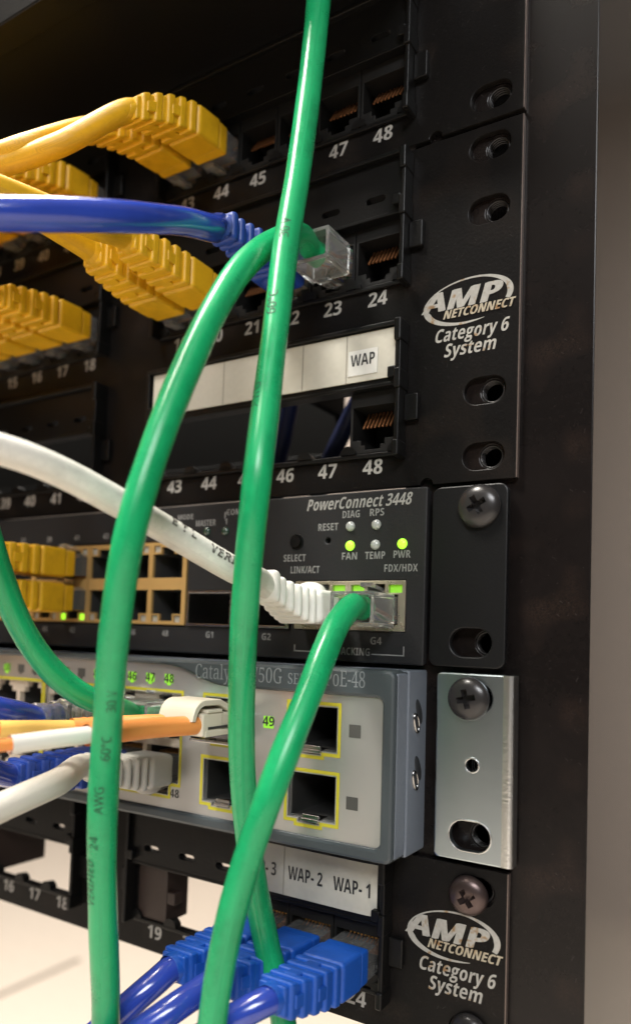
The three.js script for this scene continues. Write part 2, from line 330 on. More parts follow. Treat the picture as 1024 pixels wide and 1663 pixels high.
function patchPanel(label, y0, units, o) {
  const t = thing('patch_bay', label, 'patch panel', [-232, y0, 0]);
  const H = units * 44.45 - .8, holes = [];
  for (let u = 0; u < units; u++) for (let g = 0; g < 4; g++) holes.push(rr(modX(g) - 74.6, y0 + u * 44.45 + 9.8, modX(g) + 6.8, y0 + u * 44.45 + 37.5, .4, THREE.Path));
  for (const sx of [.7, -465.7]) for (const k of o.slots) holes.push(slotPath(sx, y0 + k, 10.2, 6.6));
  const out = new THREE.Shape();
  out.moveTo(-473.8, y0 + .4); out.lineTo(-15.4, y0 + .4); out.absarc(-13.6, y0 + .4, 1.7, Math.PI, 0, true); out.lineTo(8.8, y0 + .4); out.lineTo(8.8, y0 + H); out.lineTo(-473.8, y0 + H); out.closePath();
  mesh(t, 'plate', extr(out, holes, -1.6, 0, .22, 8), mat.panel);
  mesh(t, 'pale_edge', box(8.62, 8.87, y0 + .6, y0 + H - .2, -1.5, .03), mat.paleEdge);  // lighter strip along the right edge of the plate
  if (!proto.frame) {
    const L = -76.9, R = 9.1, sl = []; for (let k = 0; k < 6; k++) sl.push(slotPath(-(5 - k) * PITCH, 31.2, 5.6, 1.7));
    proto.holder = () => extr(rr(L + .6, 26.8, R - .6, 41.4, .4), sl.map((s) => s.clone()), .1, 3, .15, 6);
    proto.frameG = () => {
      const g = [box(L, R, 40.9, 42.0, .1, 4.6, .3), box(L, L + 1.2, 8.6, 40.9, .1, 4.6, .35), box(R - 1.2, R, 8.6, 40.9, .1, 4.6, .35), box(L + 1.2, R - 1.2, 8.5, 9.7, .1, 1.1, .3),
        box(L + 1.2, R - 1.2, 26.0, 26.9, -1.0, 3.1, .2), box(R - .05, R + 3.7, 16.8, 23.6, .1, 1.7, .35), box(L - 3.7, L + .05, 16.8, 23.6, .1, 1.7, .35),
        box(R - 3.4, R - 1.2, 27.5, 30.2, 3, 4.9, .3), box(L + 1.2, L + 3.4, 27.5, 30.2, 3, 4.9, .3), box(R - 1.5, R + .3, 7.4, 11.5, .1, 5.3, .5), box(R - 1.5, R + .3, 24.5, 29.5, .1, 5.2, .4), box(R - 1.7, R + .2, 36.5, 42.3, .1, 5.3, .5)];
      for (let k = 0; k <= 6; k++) { const b = new THREE.CylinderGeometry(1.9, 2.3, 3, 12, 1, false, -Math.PI / 2, Math.PI); b.rotateX(-Math.PI / 2); b.translate((-5.5 + k) * PITCH, 9.7, -.2); g.push(b); }
      return g;
    };
    proto.jackG = () => {
      const face = poly([[-6.6, 9.9], [6.6, 9.9], [6.6, 25.9], [-6.6, 25.9]]);
      const cav = poly([[-5.9, 13.4], [-3.4, 13.4], [-3.4, 12.0], [-2.2, 12.0], [-2.2, 10.8], [2.2, 10.8], [2.2, 12.0], [3.4, 12.0], [3.4, 13.4], [5.9, 13.4], [5.9, 22.2], [-5.9, 22.2]], THREE.Path);
      return [extr(face, [cav], -13, .6, .12), box(-6.6, 6.6, 9.9, 25.9, -20, -12.9)];
    };
    proto.pinG = () => { const g = []; for (let k = 0; k < 8; k++) { const b = new THREE.BoxGeometry(.4, .35, 5.6); b.rotateX(.98); b.translate((k - 3.5) * 1.1, 19.4, -3.2); g.push(b); } return g; };
  }
  const mk = (key, name, geo, m, dx, dy) => {     // first use builds the part, later uses share its geometry
    if (!proto[key]) { const g = prep(geo()); g.scale(S, S, S); proto[key] = g; }
    const q = new THREE.Mesh(proto[key], m); q.name = name; q.position.set((dx + 232) * S, (dy - y0) * S, 0); q.castShadow = q.receiveShadow = true; t.add(q); return q;
  };
  for (let u = 0; u < units; u++) for (let g = 0; g < 4; g++) {
    const yy = y0 + u * 44.45, row = units - 1 - u;           // row 0 is the upper one
    mk('frame', 'module_frame', proto.frameG, mat.plastic, modX(g), yy);
    mk('hold', 'label_holder', proto.holder, mat.plastic, modX(g), yy);
    const nums = []; for (let k = 0; k < 6; k++) nums.push(text(String(o.first[row] + g * 6 + k), 2.75, { x: portX(g, k), y: yy + 5.75, z: .07, slant: .06, seg: 3, font: sansB }));
    mesh(t, 'port_numbers', nums, mat.ink);
    for (let k = 0; k < 6; k++) {
      const key = row + ':' + g + ':' + k, what = (o.jacks ?? {})[key] ?? o.fill?.(row, g, k);
      if (!what) continue;
      if (what === 'blank') { mk('blank', 'blank_insert', () => [box(-6.6, 4.6, 9.9, 25.9, -9, .5, .3), box(4.5, 7.4, 15.5, 19, -3, .3, .3)], mat.brownPlastic, portX(g, k), yy); continue; }
      const j = mk('jack', 'jack', proto.jackG, what === 'brown' ? mat.brownPlastic : what === 'beige' ? mat.beige : mat.plasticDull, portX(g, k), yy);
      if (!proto.pins) { const q = prep(proto.pinG()); q.scale(S, S, S); proto.pins = q; }
      const pn = new THREE.Mesh(proto.pins, mat.copper); pn.name = 'contacts'; j.add(pn);
    }
  }
  return t;
}
const upper = patchPanel('black two-row patch panel with white label strip and a tape reading WAP', 0, 2, {
  slots: [6.35, 22.225, 66.675, 82.55], first: [1, 25], jacks: { '1:3:5': 'black' }, fill: (r, g) => r === 0 && 'black' });
ampLogo(upper, -4.2, 45.1);
// white label strip over sockets 43 to 48: six cells, a small tape on the last
{
  const x0 = modX(3) - 5 * PITCH - 7.1, x1 = modX(3) + 7.1;
  const s = mesh(upper, 'label_strip', box(x0, x1, 28.0, 40.6, 3.1, 3.5), mat.label);
  const l = []; for (let k = 0; k < 5; k++) l.push(box(portX(3, k) + PITCH / 2 - .16, portX(3, k) + PITCH / 2 + .16, 28.05, 40.55, 3.45, 3.56));
  mesh(s, 'cell_line', l, mat.line);
  const tp = mesh(upper, 'tape_label', box(portX(3, 5) - 6.1, portX(3, 5) + 2.3, 29.6, 36.2, 3.5, 3.72), mat.tape);
  mesh(tp, 'lettering', text('WAP', 2.2, { width: 7.0, font: sansB, x: portX(3, 5) - 1.9, y: 33.2, z: 3.78 }), mat.inkBlack);
}
const lower = patchPanel('black single-row patch panel with WAP-1, WAP-2 and WAP-3 labels', -133.35, 1, {
  slots: [6.35, 22.225, 38.1].filter((k) => k !== 22.225), first: [1], jacks: { '0:3:5': 'black', '0:3:4': 'black', '0:3:3': 'black', '0:3:0': 'blank', '0:2:2': 'brown', '0:2:1': 'brown', '0:2:0': 'black' }, fill: (r, g) => g < 2 && 'black' });
ampLogo(lower, -4.0, -106.5);
{
  const y = -133.35, g = new THREE.PlaneGeometry(40.5, 12.4, 40, 4), p = g.attributes.position;
  for (let i = 0; i < p.count; i++) { const k = Math.max(0, (p.getX(i) - 14) / 6); p.setZ(i, 3.3 - .45 * k * k); }
  g.computeVertexNormals(); g.translate(portX(3, 5) + 6.4 - 20.25, y + 34.2, .2);
  const back = g.clone().translate(0, 0, -.12);
  const s = mesh(lower, 'label_strip', [g, back], mat.label);
  const cx = [portX(3, 3) - 1, portX(3, 4) - .4, portX(3, 5) - .4];
  mesh(s, 'lettering', ['WAP- 3', 'WAP- 2', 'WAP- 1'].map((w, i) => text(w, 2.45, { width: 10.4, font: sansB, x: cx[i], y: y + 33.6, z: 3.62 })), mat.inkBlack);
  mesh(s, 'cell_line', box(portX(3, 3) + PITCH / 2 - .3, portX(3, 3) + PITCH / 2 - .1, y + 28.1, y + 40.3, 3.5, 3.58), mat.line);
}
const top = patchPanel('black single-row patch panel above the labelled one, just under the added cable duct', 88.9, 1, {
  slots: [6.35, 38.1], first: [25], jacks: {}, fill: () => 'black' });
{   // unseen duct, added to keep the topmost plugs in shade
  const y = 133.4, t = thing('added_duct', 'plain black duct with a lipped cover, added to shade the topmost plugs', 'cable duct', [-232, y, 0]);
  mesh(t, 'back_plate', extr(rr(-473.8, y + .4, 8.8, y + 87.9, .6), [slotPath(.7, y + 6.35, 10.2, 6.6), slotPath(.7, y + 82.5, 10.2, 6.6)], -1.6, 0, .2), mat.panel);
  mesh(t, 'trough', [box(-458, -14, y + 1.2, y + 2.8, .1, 43, .5), box(-458, -14, y + 85.4, y + 87, .1, 43, .5), box(-458, -456.4, y + 2.8, y + 85.4, .1, 43), box(-15.6, -14, y + 2.8, y + 85.4, .1, 43)], mat.plastic);
  mesh(t, 'cover', [box(-459, -13, y + .6, y + 87.6, 43.1, 44.8, .6), box(-459, -13, y + .4, y + 1.1, 37, 44.6, .2)], mat.plastic);
}

// ================================================================== upper switch (dark face, green lamps)
{
  const Y1 = -.6, Y0 = -44.0, Z = 3, t = thing('network_switch', 'charcoal network switch with lit green lamps and two rows of gold sockets', 'network switch', [-232, Y0, 0]);
  const XR = -11.9, XL = -453;
  const holes = [rr(-49.0, -36.1, -16.9, -23.4, .3, THREE.Path), rr(-86.3, -36.2, -68.9, -25.8, .3, THREE.Path), rr(-68.0, -36.2, -50.3, -25.8, .3, THREE.Path), circ(-39.5, -12.8, .75)];
  const col = (k) => -94.6 - k * 13.55, blocks = [];
  for (let b = 0; b < 8; b++) { const r = col(b * 3) + (b ? 6.6 : 7.5), l = col(b * 3 + 2) - 6.65; blocks.push([l, r, b]); }
  holes.push(rr(col(23) - 6.7, -36.4, col(0) + 7.6, -10.8, .2, THREE.Path));
  const face = mesh(t, 'front_panel', extr(rr(XL, Y0, XR, Y1, .6), holes, 1.2, Z, .35), mat.pcFace);
  mesh(t, 'chassis', [box(XL + 1, XR - 1, Y0 + .4, Y0 + 1.4, -230, 1.1), box(XL + 1, XR - 1, Y1 - 1.4, Y1 - .4, -230, 1.1), box(XL + 1, XL + 2, Y0 + 1.4, Y1 - 1.4, -230, 1.1), box(XR - 2, XR - 1, Y0 + 1.4, Y1 - 1.4, -230, 1.1), box(XL + 2, XR - 2, Y0 + 1.4, Y1 - 1.4, -230, -228)], mat.pcFace);
  mesh(t, 'inner_board', box(XL + 3, XR - 3, Y0 + 2, Y1 - 2, -20, -18), mat.cave);
  mesh(t, 'mounting_ear', extr(rr(-11.0, -43.9, 7.6, -.9, 2.2), [slotPath(-.6, -38.1, 10, 6.6)], .15, 2.1, .35), mat.pcEar);
  // screws
  // printed words
  const w = (s, h, x, y, o = {}) => text(s, h, { x, y, z: Z + .06, seg: 3, ...o });
  mesh(face, 'lettering', w('PowerConnect 3448', 2.2, -31.0, -3.6, { width: 30, slant: .22 }), mat.inkMid);
  mesh(face, 'lettering', [w('DIAG', 1.35, -32.8, -6.5, { width: 5 }), w('RPS', 1.35, -25.4, -6.4, { width: 4 }), w('RESET', 1.35, -39.5, -9.5, { width: 6 }), w('FAN', 1.35, -32.9, -17.3, { width: 4.4 }), w('TEMP', 1.35, -25.6, -17.3, { width: 5.6 }), w('PWR', 1.35, -18.2, -17.2, { width: 4.6 }),
    w('SELECT', 1.35, -49.6, -17.4, { width: 7 }), w('LINK/ACT', 1.35, -46.2, -20.6, { width: 9 }), w('FDX/HDX', 1.35, -18.4, -20.6, { width: 9 }), w('G4', 1.35, -24.6, -38.7), w('G2', 1.3, -57.9, -38.7), w('G1', 1.3, -77.7, -38.7), w('STACKING', 1.35, -31.5, -41.6, { width: 10.5 }), w('MASTER', 1.3, -80.8, -6.4, { width: 7.4 }), w('MODE', 1.1, -88.6, -4.2), w('COM', 1.2, -70.8, -3.7), w('1', 1.2, -73.4, -6.3)], mat.inkDim);
  for (const q of [[box(-48.8, -48.4, -41.7, -40.2, Z + .02, Z + .06), box(-48.8, -37.6, -42.0, -41.7, Z + .02, Z + .06)], [box(-25.8, -16.9, -42.0, -41.7, Z + .02, Z + .06), box(-17.2, -16.9, -41.7, -39.6, Z + .02, Z + .06)], [box(-74, -73.6, -5.2, -3.4, Z + .02, Z + .06), box(-73.6, -72.4, -3.7, -3.4, Z + .02, Z + .06)]]) mesh(face, 'marking', q, mat.inkDim);
  const num = []; for (let k = 0; k < 24; k++) { num.push(w(String(47 - 2 * k), 1.25, col(k), -8.6), w(String(48 - 2 * k), 1.25, col(k), -38.8)); }
  mesh(face, 'port_numbers', num, mat.inkDim);
  // lamps and buttons
  const lamp = (x, y, m, nm) => { const g = new THREE.SphereGeometry(1.32, 20, 10, 0, Math.PI * 2, 0, Math.PI / 2); g.rotateX(Math.PI / 2); g.scale(1, 1, .75); g.translate(x, y, Z); return mesh(t, nm ?? 'lamp', [g], m); };
  lamp(-32.9, -9.4, mat.ledOff); lamp(-25.5, -9.3, mat.ledOff); lamp(-25.6, -14.4, mat.ledOff); lamp(-80.2, -8.7, mat.ledDark); lamp(-73.4, -8.9, mat.ledDark);
  for (const x of [-32.8, -18.2]) {
    lamp(x, -14.4, mat.ledOn, 'lit_lamp');
    const pl = new THREE.PointLight(new THREE.Color().setRGB(.35, 1, .05), .00012, .3); pl.position.set((x + 232) * S, (-14.4 - Y0) * S, (Z + 1.8) * S); pl.castShadow = true; pl.name = 'lamp_glow'; t.add(pl);
  }
  mesh(t, 'button', [extr(circ(-49.1, -12.8, 2.1, THREE.Shape), [circ(-49.1, -12.8, 1.75)], Z - .1, Z + .35, .1), cyl(1.65, 1.6, 1.6).translate(-49.1, -12.8, Z)], mat.plastic);
  // gigabit sockets
  const gk = (cx) => { const g = extr(rr(cx - 8.0, -36.0, cx + 8.0, -23.5, .2), [poly([[cx - 6, -34.4], [cx + 6, -34.4], [cx + 6, -27.0], [cx + 2.4, -27.0], [cx + 2.4, -24.3], [cx - 2.4, -24.3], [cx - 2.4, -27.0], [cx - 6, -27.0]], THREE.Path), rr(cx - 7.1, -26.5, cx - 3.4, -24.5, .1, THREE.Path), rr(cx + 3.4, -26.5, cx + 7.1, -24.5, .1, THREE.Path)], -10, Z + .25, .1);
    const s = mesh(t, 'socket', g, mat.frameMetal); mesh(s, 'cavity', box(cx - 7.6, cx + 7.6, -35.8, -23.7, -14, -9.9), mat.cave);
    for (const [q, on] of [[-5.2, 1], [5.2, cx > -30 ? 1 : 1]]) { const ld = mesh(s, on ? 'lit_lamp' : 'lamp', box(cx + q - 1.7, cx + q + 1.7, -26.4, -24.6, Z - 3, Z - .6), mat.ledSoft); } };
  gk(-40.9); gk(-24.9);
  for (const [l, r] of [[-86.2, -69.0], [-67.9, -50.4]]) {
    const s = mesh(t, 'module_cage', extr(rr(l, -36.1, r, -25.9, .3), [rr(l + .7, -35.4, r - 1.3, -26.6, .2, THREE.Path)], -16, Z + .6, .12), mat.steel);
    mesh(s, 'cavity', box(l + .5, r - .5, -35.6, -26.4, -17.5, -15.9), mat.cave);
    const f = []; for (let k = 0; k < 5; k++) f.push(box(r - 1.25, r - .1, -35 + k * 1.8, -33.9 + k * 1.8, Z + .5, Z + 1.1, .15)); mesh(s, 'spring_finger', f, mat.steel);
  }
  // copper sockets in blocks of three columns
  const sock = (cx, cy, d) => { const q = [[-5.7, -d * 5.3 + cy], [5.7, -d * 5.3 + cy]]; return poly([[cx - 5.9, cy - d * 4.6], [cx + 5.9, cy - d * 4.6], [cx + 5.9, cy + d * 2.6], [cx + 2.6, cy + d * 2.6], [cx + 2.6, cy + d * 4.7], [cx - 2.6, cy + d * 4.7], [cx - 2.6, cy + d * 2.6], [cx - 5.9, cy + d * 2.6]], THREE.Path); };
  for (const [l, r, b] of blocks) {
    const hs = []; for (let k = 0; k < 3; k++) { const c = col(b * 3 + k); hs.push(sock(c, -17.4, 1), sock(c, -30.2, -1)); }
    for (let k = 0; k < 3; k++) for (const d of [-1, 1]) hs.push(rr(col(b * 3 + k) + d * 4.4 - 1.3, -35.3, col(b * 3 + k) + d * 4.4 + 1.3, -33.2, .1, THREE.Path), rr(col(b * 3 + k) + d * 4.4 - 1.3, -14.3, col(b * 3 + k) + d * 4.4 + 1.3, -12.2, .1, THREE.Path));
    const rect = () => poly([[l + .05, -35.95], [r - .05, -35.95], [r - .05, -11.25], [l + .05, -11.25]]);
    const s = mesh(t, 'socket_block', extr(rect(), hs.map((h) => h.clone()), Z - .6, Z + .4, .08), mat.portGold);
    mesh(s, 'liner', extr(rect(), hs, -8, Z - .62, 0), mat.cave);
    mesh(s, 'cavity', box(l + .3, r - .3, -35.7, -11.5, -13, -8.1), mat.cave);
    const lo = [], on = [];
    for (let k = 0; k < 3; k++) for (const d of [-1, 1]) { const c = col(b * 3 + k); (b === 1 && k === 0 ? on : lo).push(box(c + d * 4.4 - 1.2, c + d * 4.4 + 1.2, -35.2, -33.3, -2, Z - .2)); lo.push(box(c + d * 4.4 - 1.2, c + d * 4.4 + 1.2, -14.2, -12.3, -2, Z - .2)); }
    mesh(s, 'lamps', lo, std([.34, .32, .27], .4)); if (on.length) for (const g of on) mesh(s, 'lit_lamp', g, mat.ledOn);
  }
}

// ================================================================== lower switch (grey bezel, brushed plate)
{
  const Y1 = -45.0, Y0 = -88.3, Z = 16, XR = -12.9, XL = -452;
  const t = thing('network_switch', 'grey network switch with brushed plate, yellow-rimmed sockets and a zinc ear', 'network switch', [-12, -66, 0]);
  t.rotation.z = .007;
  const Zp = Z - .9;     // brushed plate sits a little back in the bezel
  const plateTop = (C) => { const s = new C(); s.moveTo(XL + 4, -85.2); s.lineTo(-17.6, -85.2); s.absarc(-17.6, -83.6, 1.6, -Math.PI / 2, 0); s.lineTo(-16, -53.0); s.absarc(-17.6, -53.0, 1.6, 0, Math.PI / 2); s.lineTo(-60, -51.4);
    s.bezierCurveTo(-70, -51.2, -73, -46.6, -84, -46.5); s.lineTo(XL + 4, -46.5); s.closePath(); return s; };
  mesh(t, 'bezel', extr(rr(XL, Y0, XR, Y1, 1.8), [plateTop(THREE.Path)], 9.2, Z, .8), mat.chassis);
  mesh(t, 'chassis', [box(XL + .4, XR + .2, Y0 + .1, Y0 + 1.5, -300, 8.6, .5), box(XL + .4, XR + .2, Y1 - 1.5, Y1 - .1, -300, 8.6, .5), box(XR - 1.3, XR + .22, Y0 + .3, Y1 - .3, -300, 8.6, .5), box(XL + .38, XL + 1.9, Y0 + .3, Y1 - .3, -300, 8.6, .5), box(XL + 1.9, XR - 1.3, Y0 + 1.5, Y1 - 1.5, -300, -298)], mat.chassisSide);
  mesh(t, 'side_trim', [box(XR - 1.6, XR + .15, Y0 + .9, Y1 - .7, 9.3, 14.6, .5)], mat.chassisSide);
  mesh(t, 'seam', extr(poly([[XL + 1, Y0 + .5], [XR - .4, Y0 + .5], [XR - .4, Y1 - .5], [XL + 1, Y1 - .5]]), [poly([[XL + 3.2, Y0 + 2.6], [XR - 2.6, Y0 + 2.6], [XR - 2.6, Y1 - 1.4], [XL + 3.2, Y1 - 1.4]], THREE.Path)], 8.4, 9.4), mat.seam);
  // brushed plate with its openings
  const colX = (k) => -83.6 - k * 14.0, holes = [], row = [[-67.2, -54.4], [-81.6, -68.8]];
  const sfp = [[-67.8, -54.4], [-41.2, -28.0]].flatMap(([a, b]) => [[a, b, -65.0, -54.4], [a, b, -81.4, -70.6]]);
  for (const [a, b, c, d] of sfp) holes.push(poly([[a, c], [a + 3, c], [a + 3, c - .9], [b - 4.4, c - .9], [b - 4.4, c], [b, c], [b, d], [a, d]], THREE.Path));
  const nb = 6; const bl = [];
  for (let b = 0; b < nb; b++) { const r = colX(b * 4) + 7.0, l = colX(b * 4 + 3) - 6.8; bl.push([l, r, b]); holes.push(poly([[l, -81.6], [r - 3.4, -81.6], [r - 3.4, -78.2], [r, -78.2], [r, -54.4], [l, -54.4]], THREE.Path)); }
  const ps = plateTop(THREE.Shape); const plate = mesh(t, 'face_plate', extr(ps, holes, Zp - 1.4, Zp, 0), mat.facePlate);
  // yellow outlines
  const rim = [], ol = (pts, wd) => { const n = pts.length, sh = poly(pts.map(([x, y, ox, oy]) => [x + ox * wd, y + oy * wd])); sh.holes.push(poly(pts.map(([x, y]) => [x, y]), THREE.Path)); return new THREE.ShapeGeometry(sh).translate(0, 0, Zp + .06); };
  for (const [a, b, c, d] of sfp) rim.push(ol([[a - .3, c - .3, -1, -1], [a + 2.7, c - .3, -1, -1], [a + 2.7, c - 1.2, -1, -1], [b - 4.1, c - 1.2, 1, -1], [b - 4.1, c - .3, 1, -1], [b + .3, c - .3, 1, -1], [b + .3, d + .3, 1, 1], [a - .3, d + .3, -1, 1]], .8));
  for (const [l, r] of bl) rim.push(ol([[l - .1, -81.8, -1, -1], [r - 3.2, -81.8, 1, -1], [r - 3.2, -78.4, 1, -1], [r + .2, -78.4, 1, -1], [r + .2, -54.1, 1, 1], [l - .1, -54.1, -1, 1]], .8));
  mesh(plate, 'yellow_outline', rim, mat.yellowInk);
  // cages
  for (const [a, b, c, d] of sfp) {
    const s = mesh(t, 'module_cage', extr(rr(a - .4, c - .4, b + .4, d + .4, .2), [rr(a + .25, c + .3, b - .25, d - .3, .2, THREE.Path)], -26, Zp - 1.45, .05), mat.cage);
    mesh(s, 'cavity', box(a - .2, b + .2, c - .2, d + .2, -28, -26.05), mat.cave);
    mesh(s, 'latch_tab', [box((a + b) / 2 - 2.4, (a + b) / 2 + 2.6, c - .5, c + .35, 11, Zp + .9, .2), box((a + b) / 2 - 2.2, (a + b) / 2 + 2.4, c - .6, c + 1.2, Zp - .5, Zp + .4, .2)], mat.steel);
  }
  // copper sockets: pale plastic combs; shade of the depth put into a black liner
  const sockM = mat.portBeige;
  for (const [l, r, b] of bl) {
    const hs = [], D = []; for (let k = 0; k < 4; k++) { const c = colX(b * 4 + k); for (const [cy, d] of [[-60.8, 1], [-75.0, -1]]) hs.push(poly([[c - 6.2, cy - d * 6.0], [c + 6.2, cy - d * 6.0], [c + 6.2, cy + d * 3.0], [c + 4.0, cy + d * 3.0], [c + 4.0, cy + d * 4.6], [c + 2.4, cy + d * 4.6], [c + 2.4, cy + d * 6.3], [c - 2.4, cy + d * 6.3], [c - 2.4, cy + d * 4.6], [c - 4.0, cy + d * 4.6], [c - 4.0, cy + d * 3.0], [c - 6.2, cy + d * 3.0]], THREE.Path)); }
    const rect = () => poly([[l + .1, -81.5], [r - .1, -81.5], [r - .1, -54.5], [l + .1, -54.5]]);
    const s = mesh(t, 'socket_block', extr(rect(), hs.map((h) => h.clone()), Zp - 3.4, Zp - 1.6, 0), sockM);
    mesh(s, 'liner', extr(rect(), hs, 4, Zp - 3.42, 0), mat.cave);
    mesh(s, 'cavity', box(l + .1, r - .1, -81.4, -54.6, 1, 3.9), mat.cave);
  }
  // print
  mesh(t, 'lettering', [text('Catalyst 3750G', 2.7, { font: serif, left: true, width: 27.6, x: -71.0, y: -48.2, z: Z + .06, seg: 4 }), text('SERIES', 1.9, { font: serif, left: true, width: 9.5, x: -41.6, y: -48.5, z: Z + .06 }), text('PoE-48', 2.7, { font: serif, left: true, width: 10.6, x: -31.0, y: -47.9, z: Z + .06 })], mat.inkGrey);
  const token = (x, y, on, n, sq) => { const s = sq ? rr(x - 1.55, y - 1.5, x + 1.55, y + 1.5, .1) : poly([[x - 1.6, y - 1.1], [x - .7, y - 1.1], [x - .7, y - 1.7], [x + .7, y - 1.7], [x + .7, y - 1.1], [x + 1.6, y - 1.1], [x + 1.6, y + 1.4], [x - 1.6, y + 1.4]]);
    const q = mesh(t, on ? 'lit_lamp' : 'lamp', new THREE.ShapeGeometry(s).translate(0, 0, Zp + .05), on ? mat.ledSoft : mat.tokenOff); if (on) mesh(q, 'lettering', text(n, 1.7, { x, y: y - .05, z: Zp + .1, seg: 2 }), mat.inkBlack); };
  mat.tokenOff ??= std([.055, .055, .05], .5);
  for (let k = 0; k < 24; k++) { const n = 48 - k, on = [48, 47, 46, 44, 42, 38].includes(n); token(-81.1 - k * 6.95, -50.5, on, String(n)); }
  token(-47.6, -59.4, true, '49', 1); token(-23.2, -59.5, false, '', 1); token(-23.5, -76.1, false, '', 1); token(-47.6, -76.1, false, '', 1);
  mesh(t, 'lettering', text('48', 1.6, { x: -77.6, y: -81.2, z: Zp + .06 }), mat.inkBlack);
  // zinc ear with a folded edge
  const earHoles = [slotPath(.3, -50.9, 9.4, 6.6), slotPath(.3, -82.4, 9.8, 6.8), circ(.6, -66.3, 1.5)];
  const ear = mesh(t, 'mounting_ear', extr(rr(-8.4, -88.2, 8.7, -45.3, 1.2), earHoles, .4, 2.4, .4, 14), mat.zinc);
  const lip = new THREE.Shape(); lip.moveTo(7.5, 2.38); lip.lineTo(8.9, 2.6); lip.absarc(8.9, 1.3, 1.3, Math.PI / 2, 0, true); lip.lineTo(10.2, -.8); lip.lineTo(7.5, -.8); lip.closePath();
  const lg = new THREE.ExtrudeGeometry(lip, { depth: 42.6, bevelEnabled: false, curveSegments: 8 }); lg.rotateX(Math.PI / 2); lg.translate(0, -45.45, 0);
  mesh(ear, 'folded_edge', toCreasedNormals(lg, .6), mat.zincEdge);
  const rimh = []; for (const [x, y, w, h] of [[.3, -82.4, 9.8, 6.8], [.6, -66.3, 3.0, 3.0]]) { const sh = rr(x - w / 2 - .3, y - h / 2 - .3, x + w / 2 + .3, y + h / 2 + .3, h / 2 + .3); rimh.push(extr(sh, [slotPath(x, y, w - .1, h - .1)], 2.2, 2.55, .12, 12)); }
  mesh(ear, 'hole_rim', rimh, mat.zincEdge);
  // countersunk screws in the side of the chassis
  for (const y of [-57.6, -71.0]) {
    const lean = (g) => { g.scale(1, 1, .5); g.rotateX(.42); g.translate(XR + .3, y, 4.4); return g; };
    const pit = new THREE.SphereGeometry(1, 18, 12); pit.scale(.35, 3.4, 1.5); pit.rotateX(.5); pit.translate(XR + .18, y + 2.6, 2.6); mesh(t, 'pit', pit, mat.seam);
    const r = new THREE.TorusGeometry(2.3, .42, 8, 24); r.rotateY(Math.PI / 2);
    const b = mesh(t, 'side_screw', lean(r), mat.steel); const d = new THREE.SphereGeometry(2.1, 16, 8); d.scale(.2, 1, 1); mesh(b, 'screw_slot', lean(d), mat.seam);
  }
}

// ================================================================== rack screws (round head, cross recess)
function rackScrew(label, x, y, z, R, m, turn, tilt = [0, 0]) {
  const t = thing('rack_screw', label, 'screw', [x, y, z], undefined);
  const prof = []; for (let i = 0; i <= 10; i++) { const a = i / 10 * Math.PI / 2; prof.push(new THREE.Vector2(R * Math.cos(a) ** .75, 2.3 * Math.sin(a))); } prof.unshift(new THREE.Vector2(R, -.4)); prof.unshift(new THREE.Vector2(0, -.4));
  const head = new THREE.LatheGeometry(prof.map((q) => new THREE.Vector2(Math.max(q.x, 0), q.y)), 32); head.rotateX(Math.PI / 2);
  const cut = (w, l) => { const g = poly([[-l, -w], [l, -w], [l, w], [-l, w]]); const e = new THREE.ExtrudeGeometry(g, { depth: 3.4, bevelEnabled: false, steps: 1 }); const p = e.attributes.position; for (let i = 0; i < p.count; i++) { const lo = p.getZ(i) < 1; p.setX(i, p.getX(i) * (lo ? .42 : 1)); p.setY(i, p.getY(i) * (lo ? .7 : 1)); p.setZ(i, p.getZ(i) + .15); } e.computeVertexNormals(); return e; };
  const ev = new Evaluator(); ev.useGroups = false; ev.attributes = ['position', 'normal'];
  const solid = (g) => { const q = g.clone(); q.deleteAttribute('uv'); return new Brush(q); };
  let bh = solid(head);
  for (const k of [0, 1]) { const c = cut(.78, R * .6); c.rotateZ(turn + k * Math.PI / 2); bh = ev.evaluate(bh, solid(c), SUBTRACTION); }
  const hg = bh.geometry; 
  const h = mesh(t, 'head', shiftAll([hg], x, y, z), m);
  mesh(t, 'shank', shiftAll([cyl(2.3, 2.3, 14).translate(0, 0, -7.3)], x, y, z), m);
  t.rotation.x = tilt[0]; t.rotation.y = tilt[1];
  return t;
}
rackScrew('black round-head cross screw at the top of the black ear', .9, -6.2, 2.55, 5.2, mat.blackScrew, .5);
rackScrew('glossy black cross screw in the zinc ear', -.4, -51.0, 2.95, 5.0, mat.blackScrew, .25);
rackScrew('brownish cross screw above the lower oval emblem', -.2, -96.2, .55, 4.6, mat.brownScrew, .55, [.08, .1]);
rackScrew('dark cross screw below the word System on the lower panel', .7, -127.0, .55, 4.6, mat.blackScrew, .2);

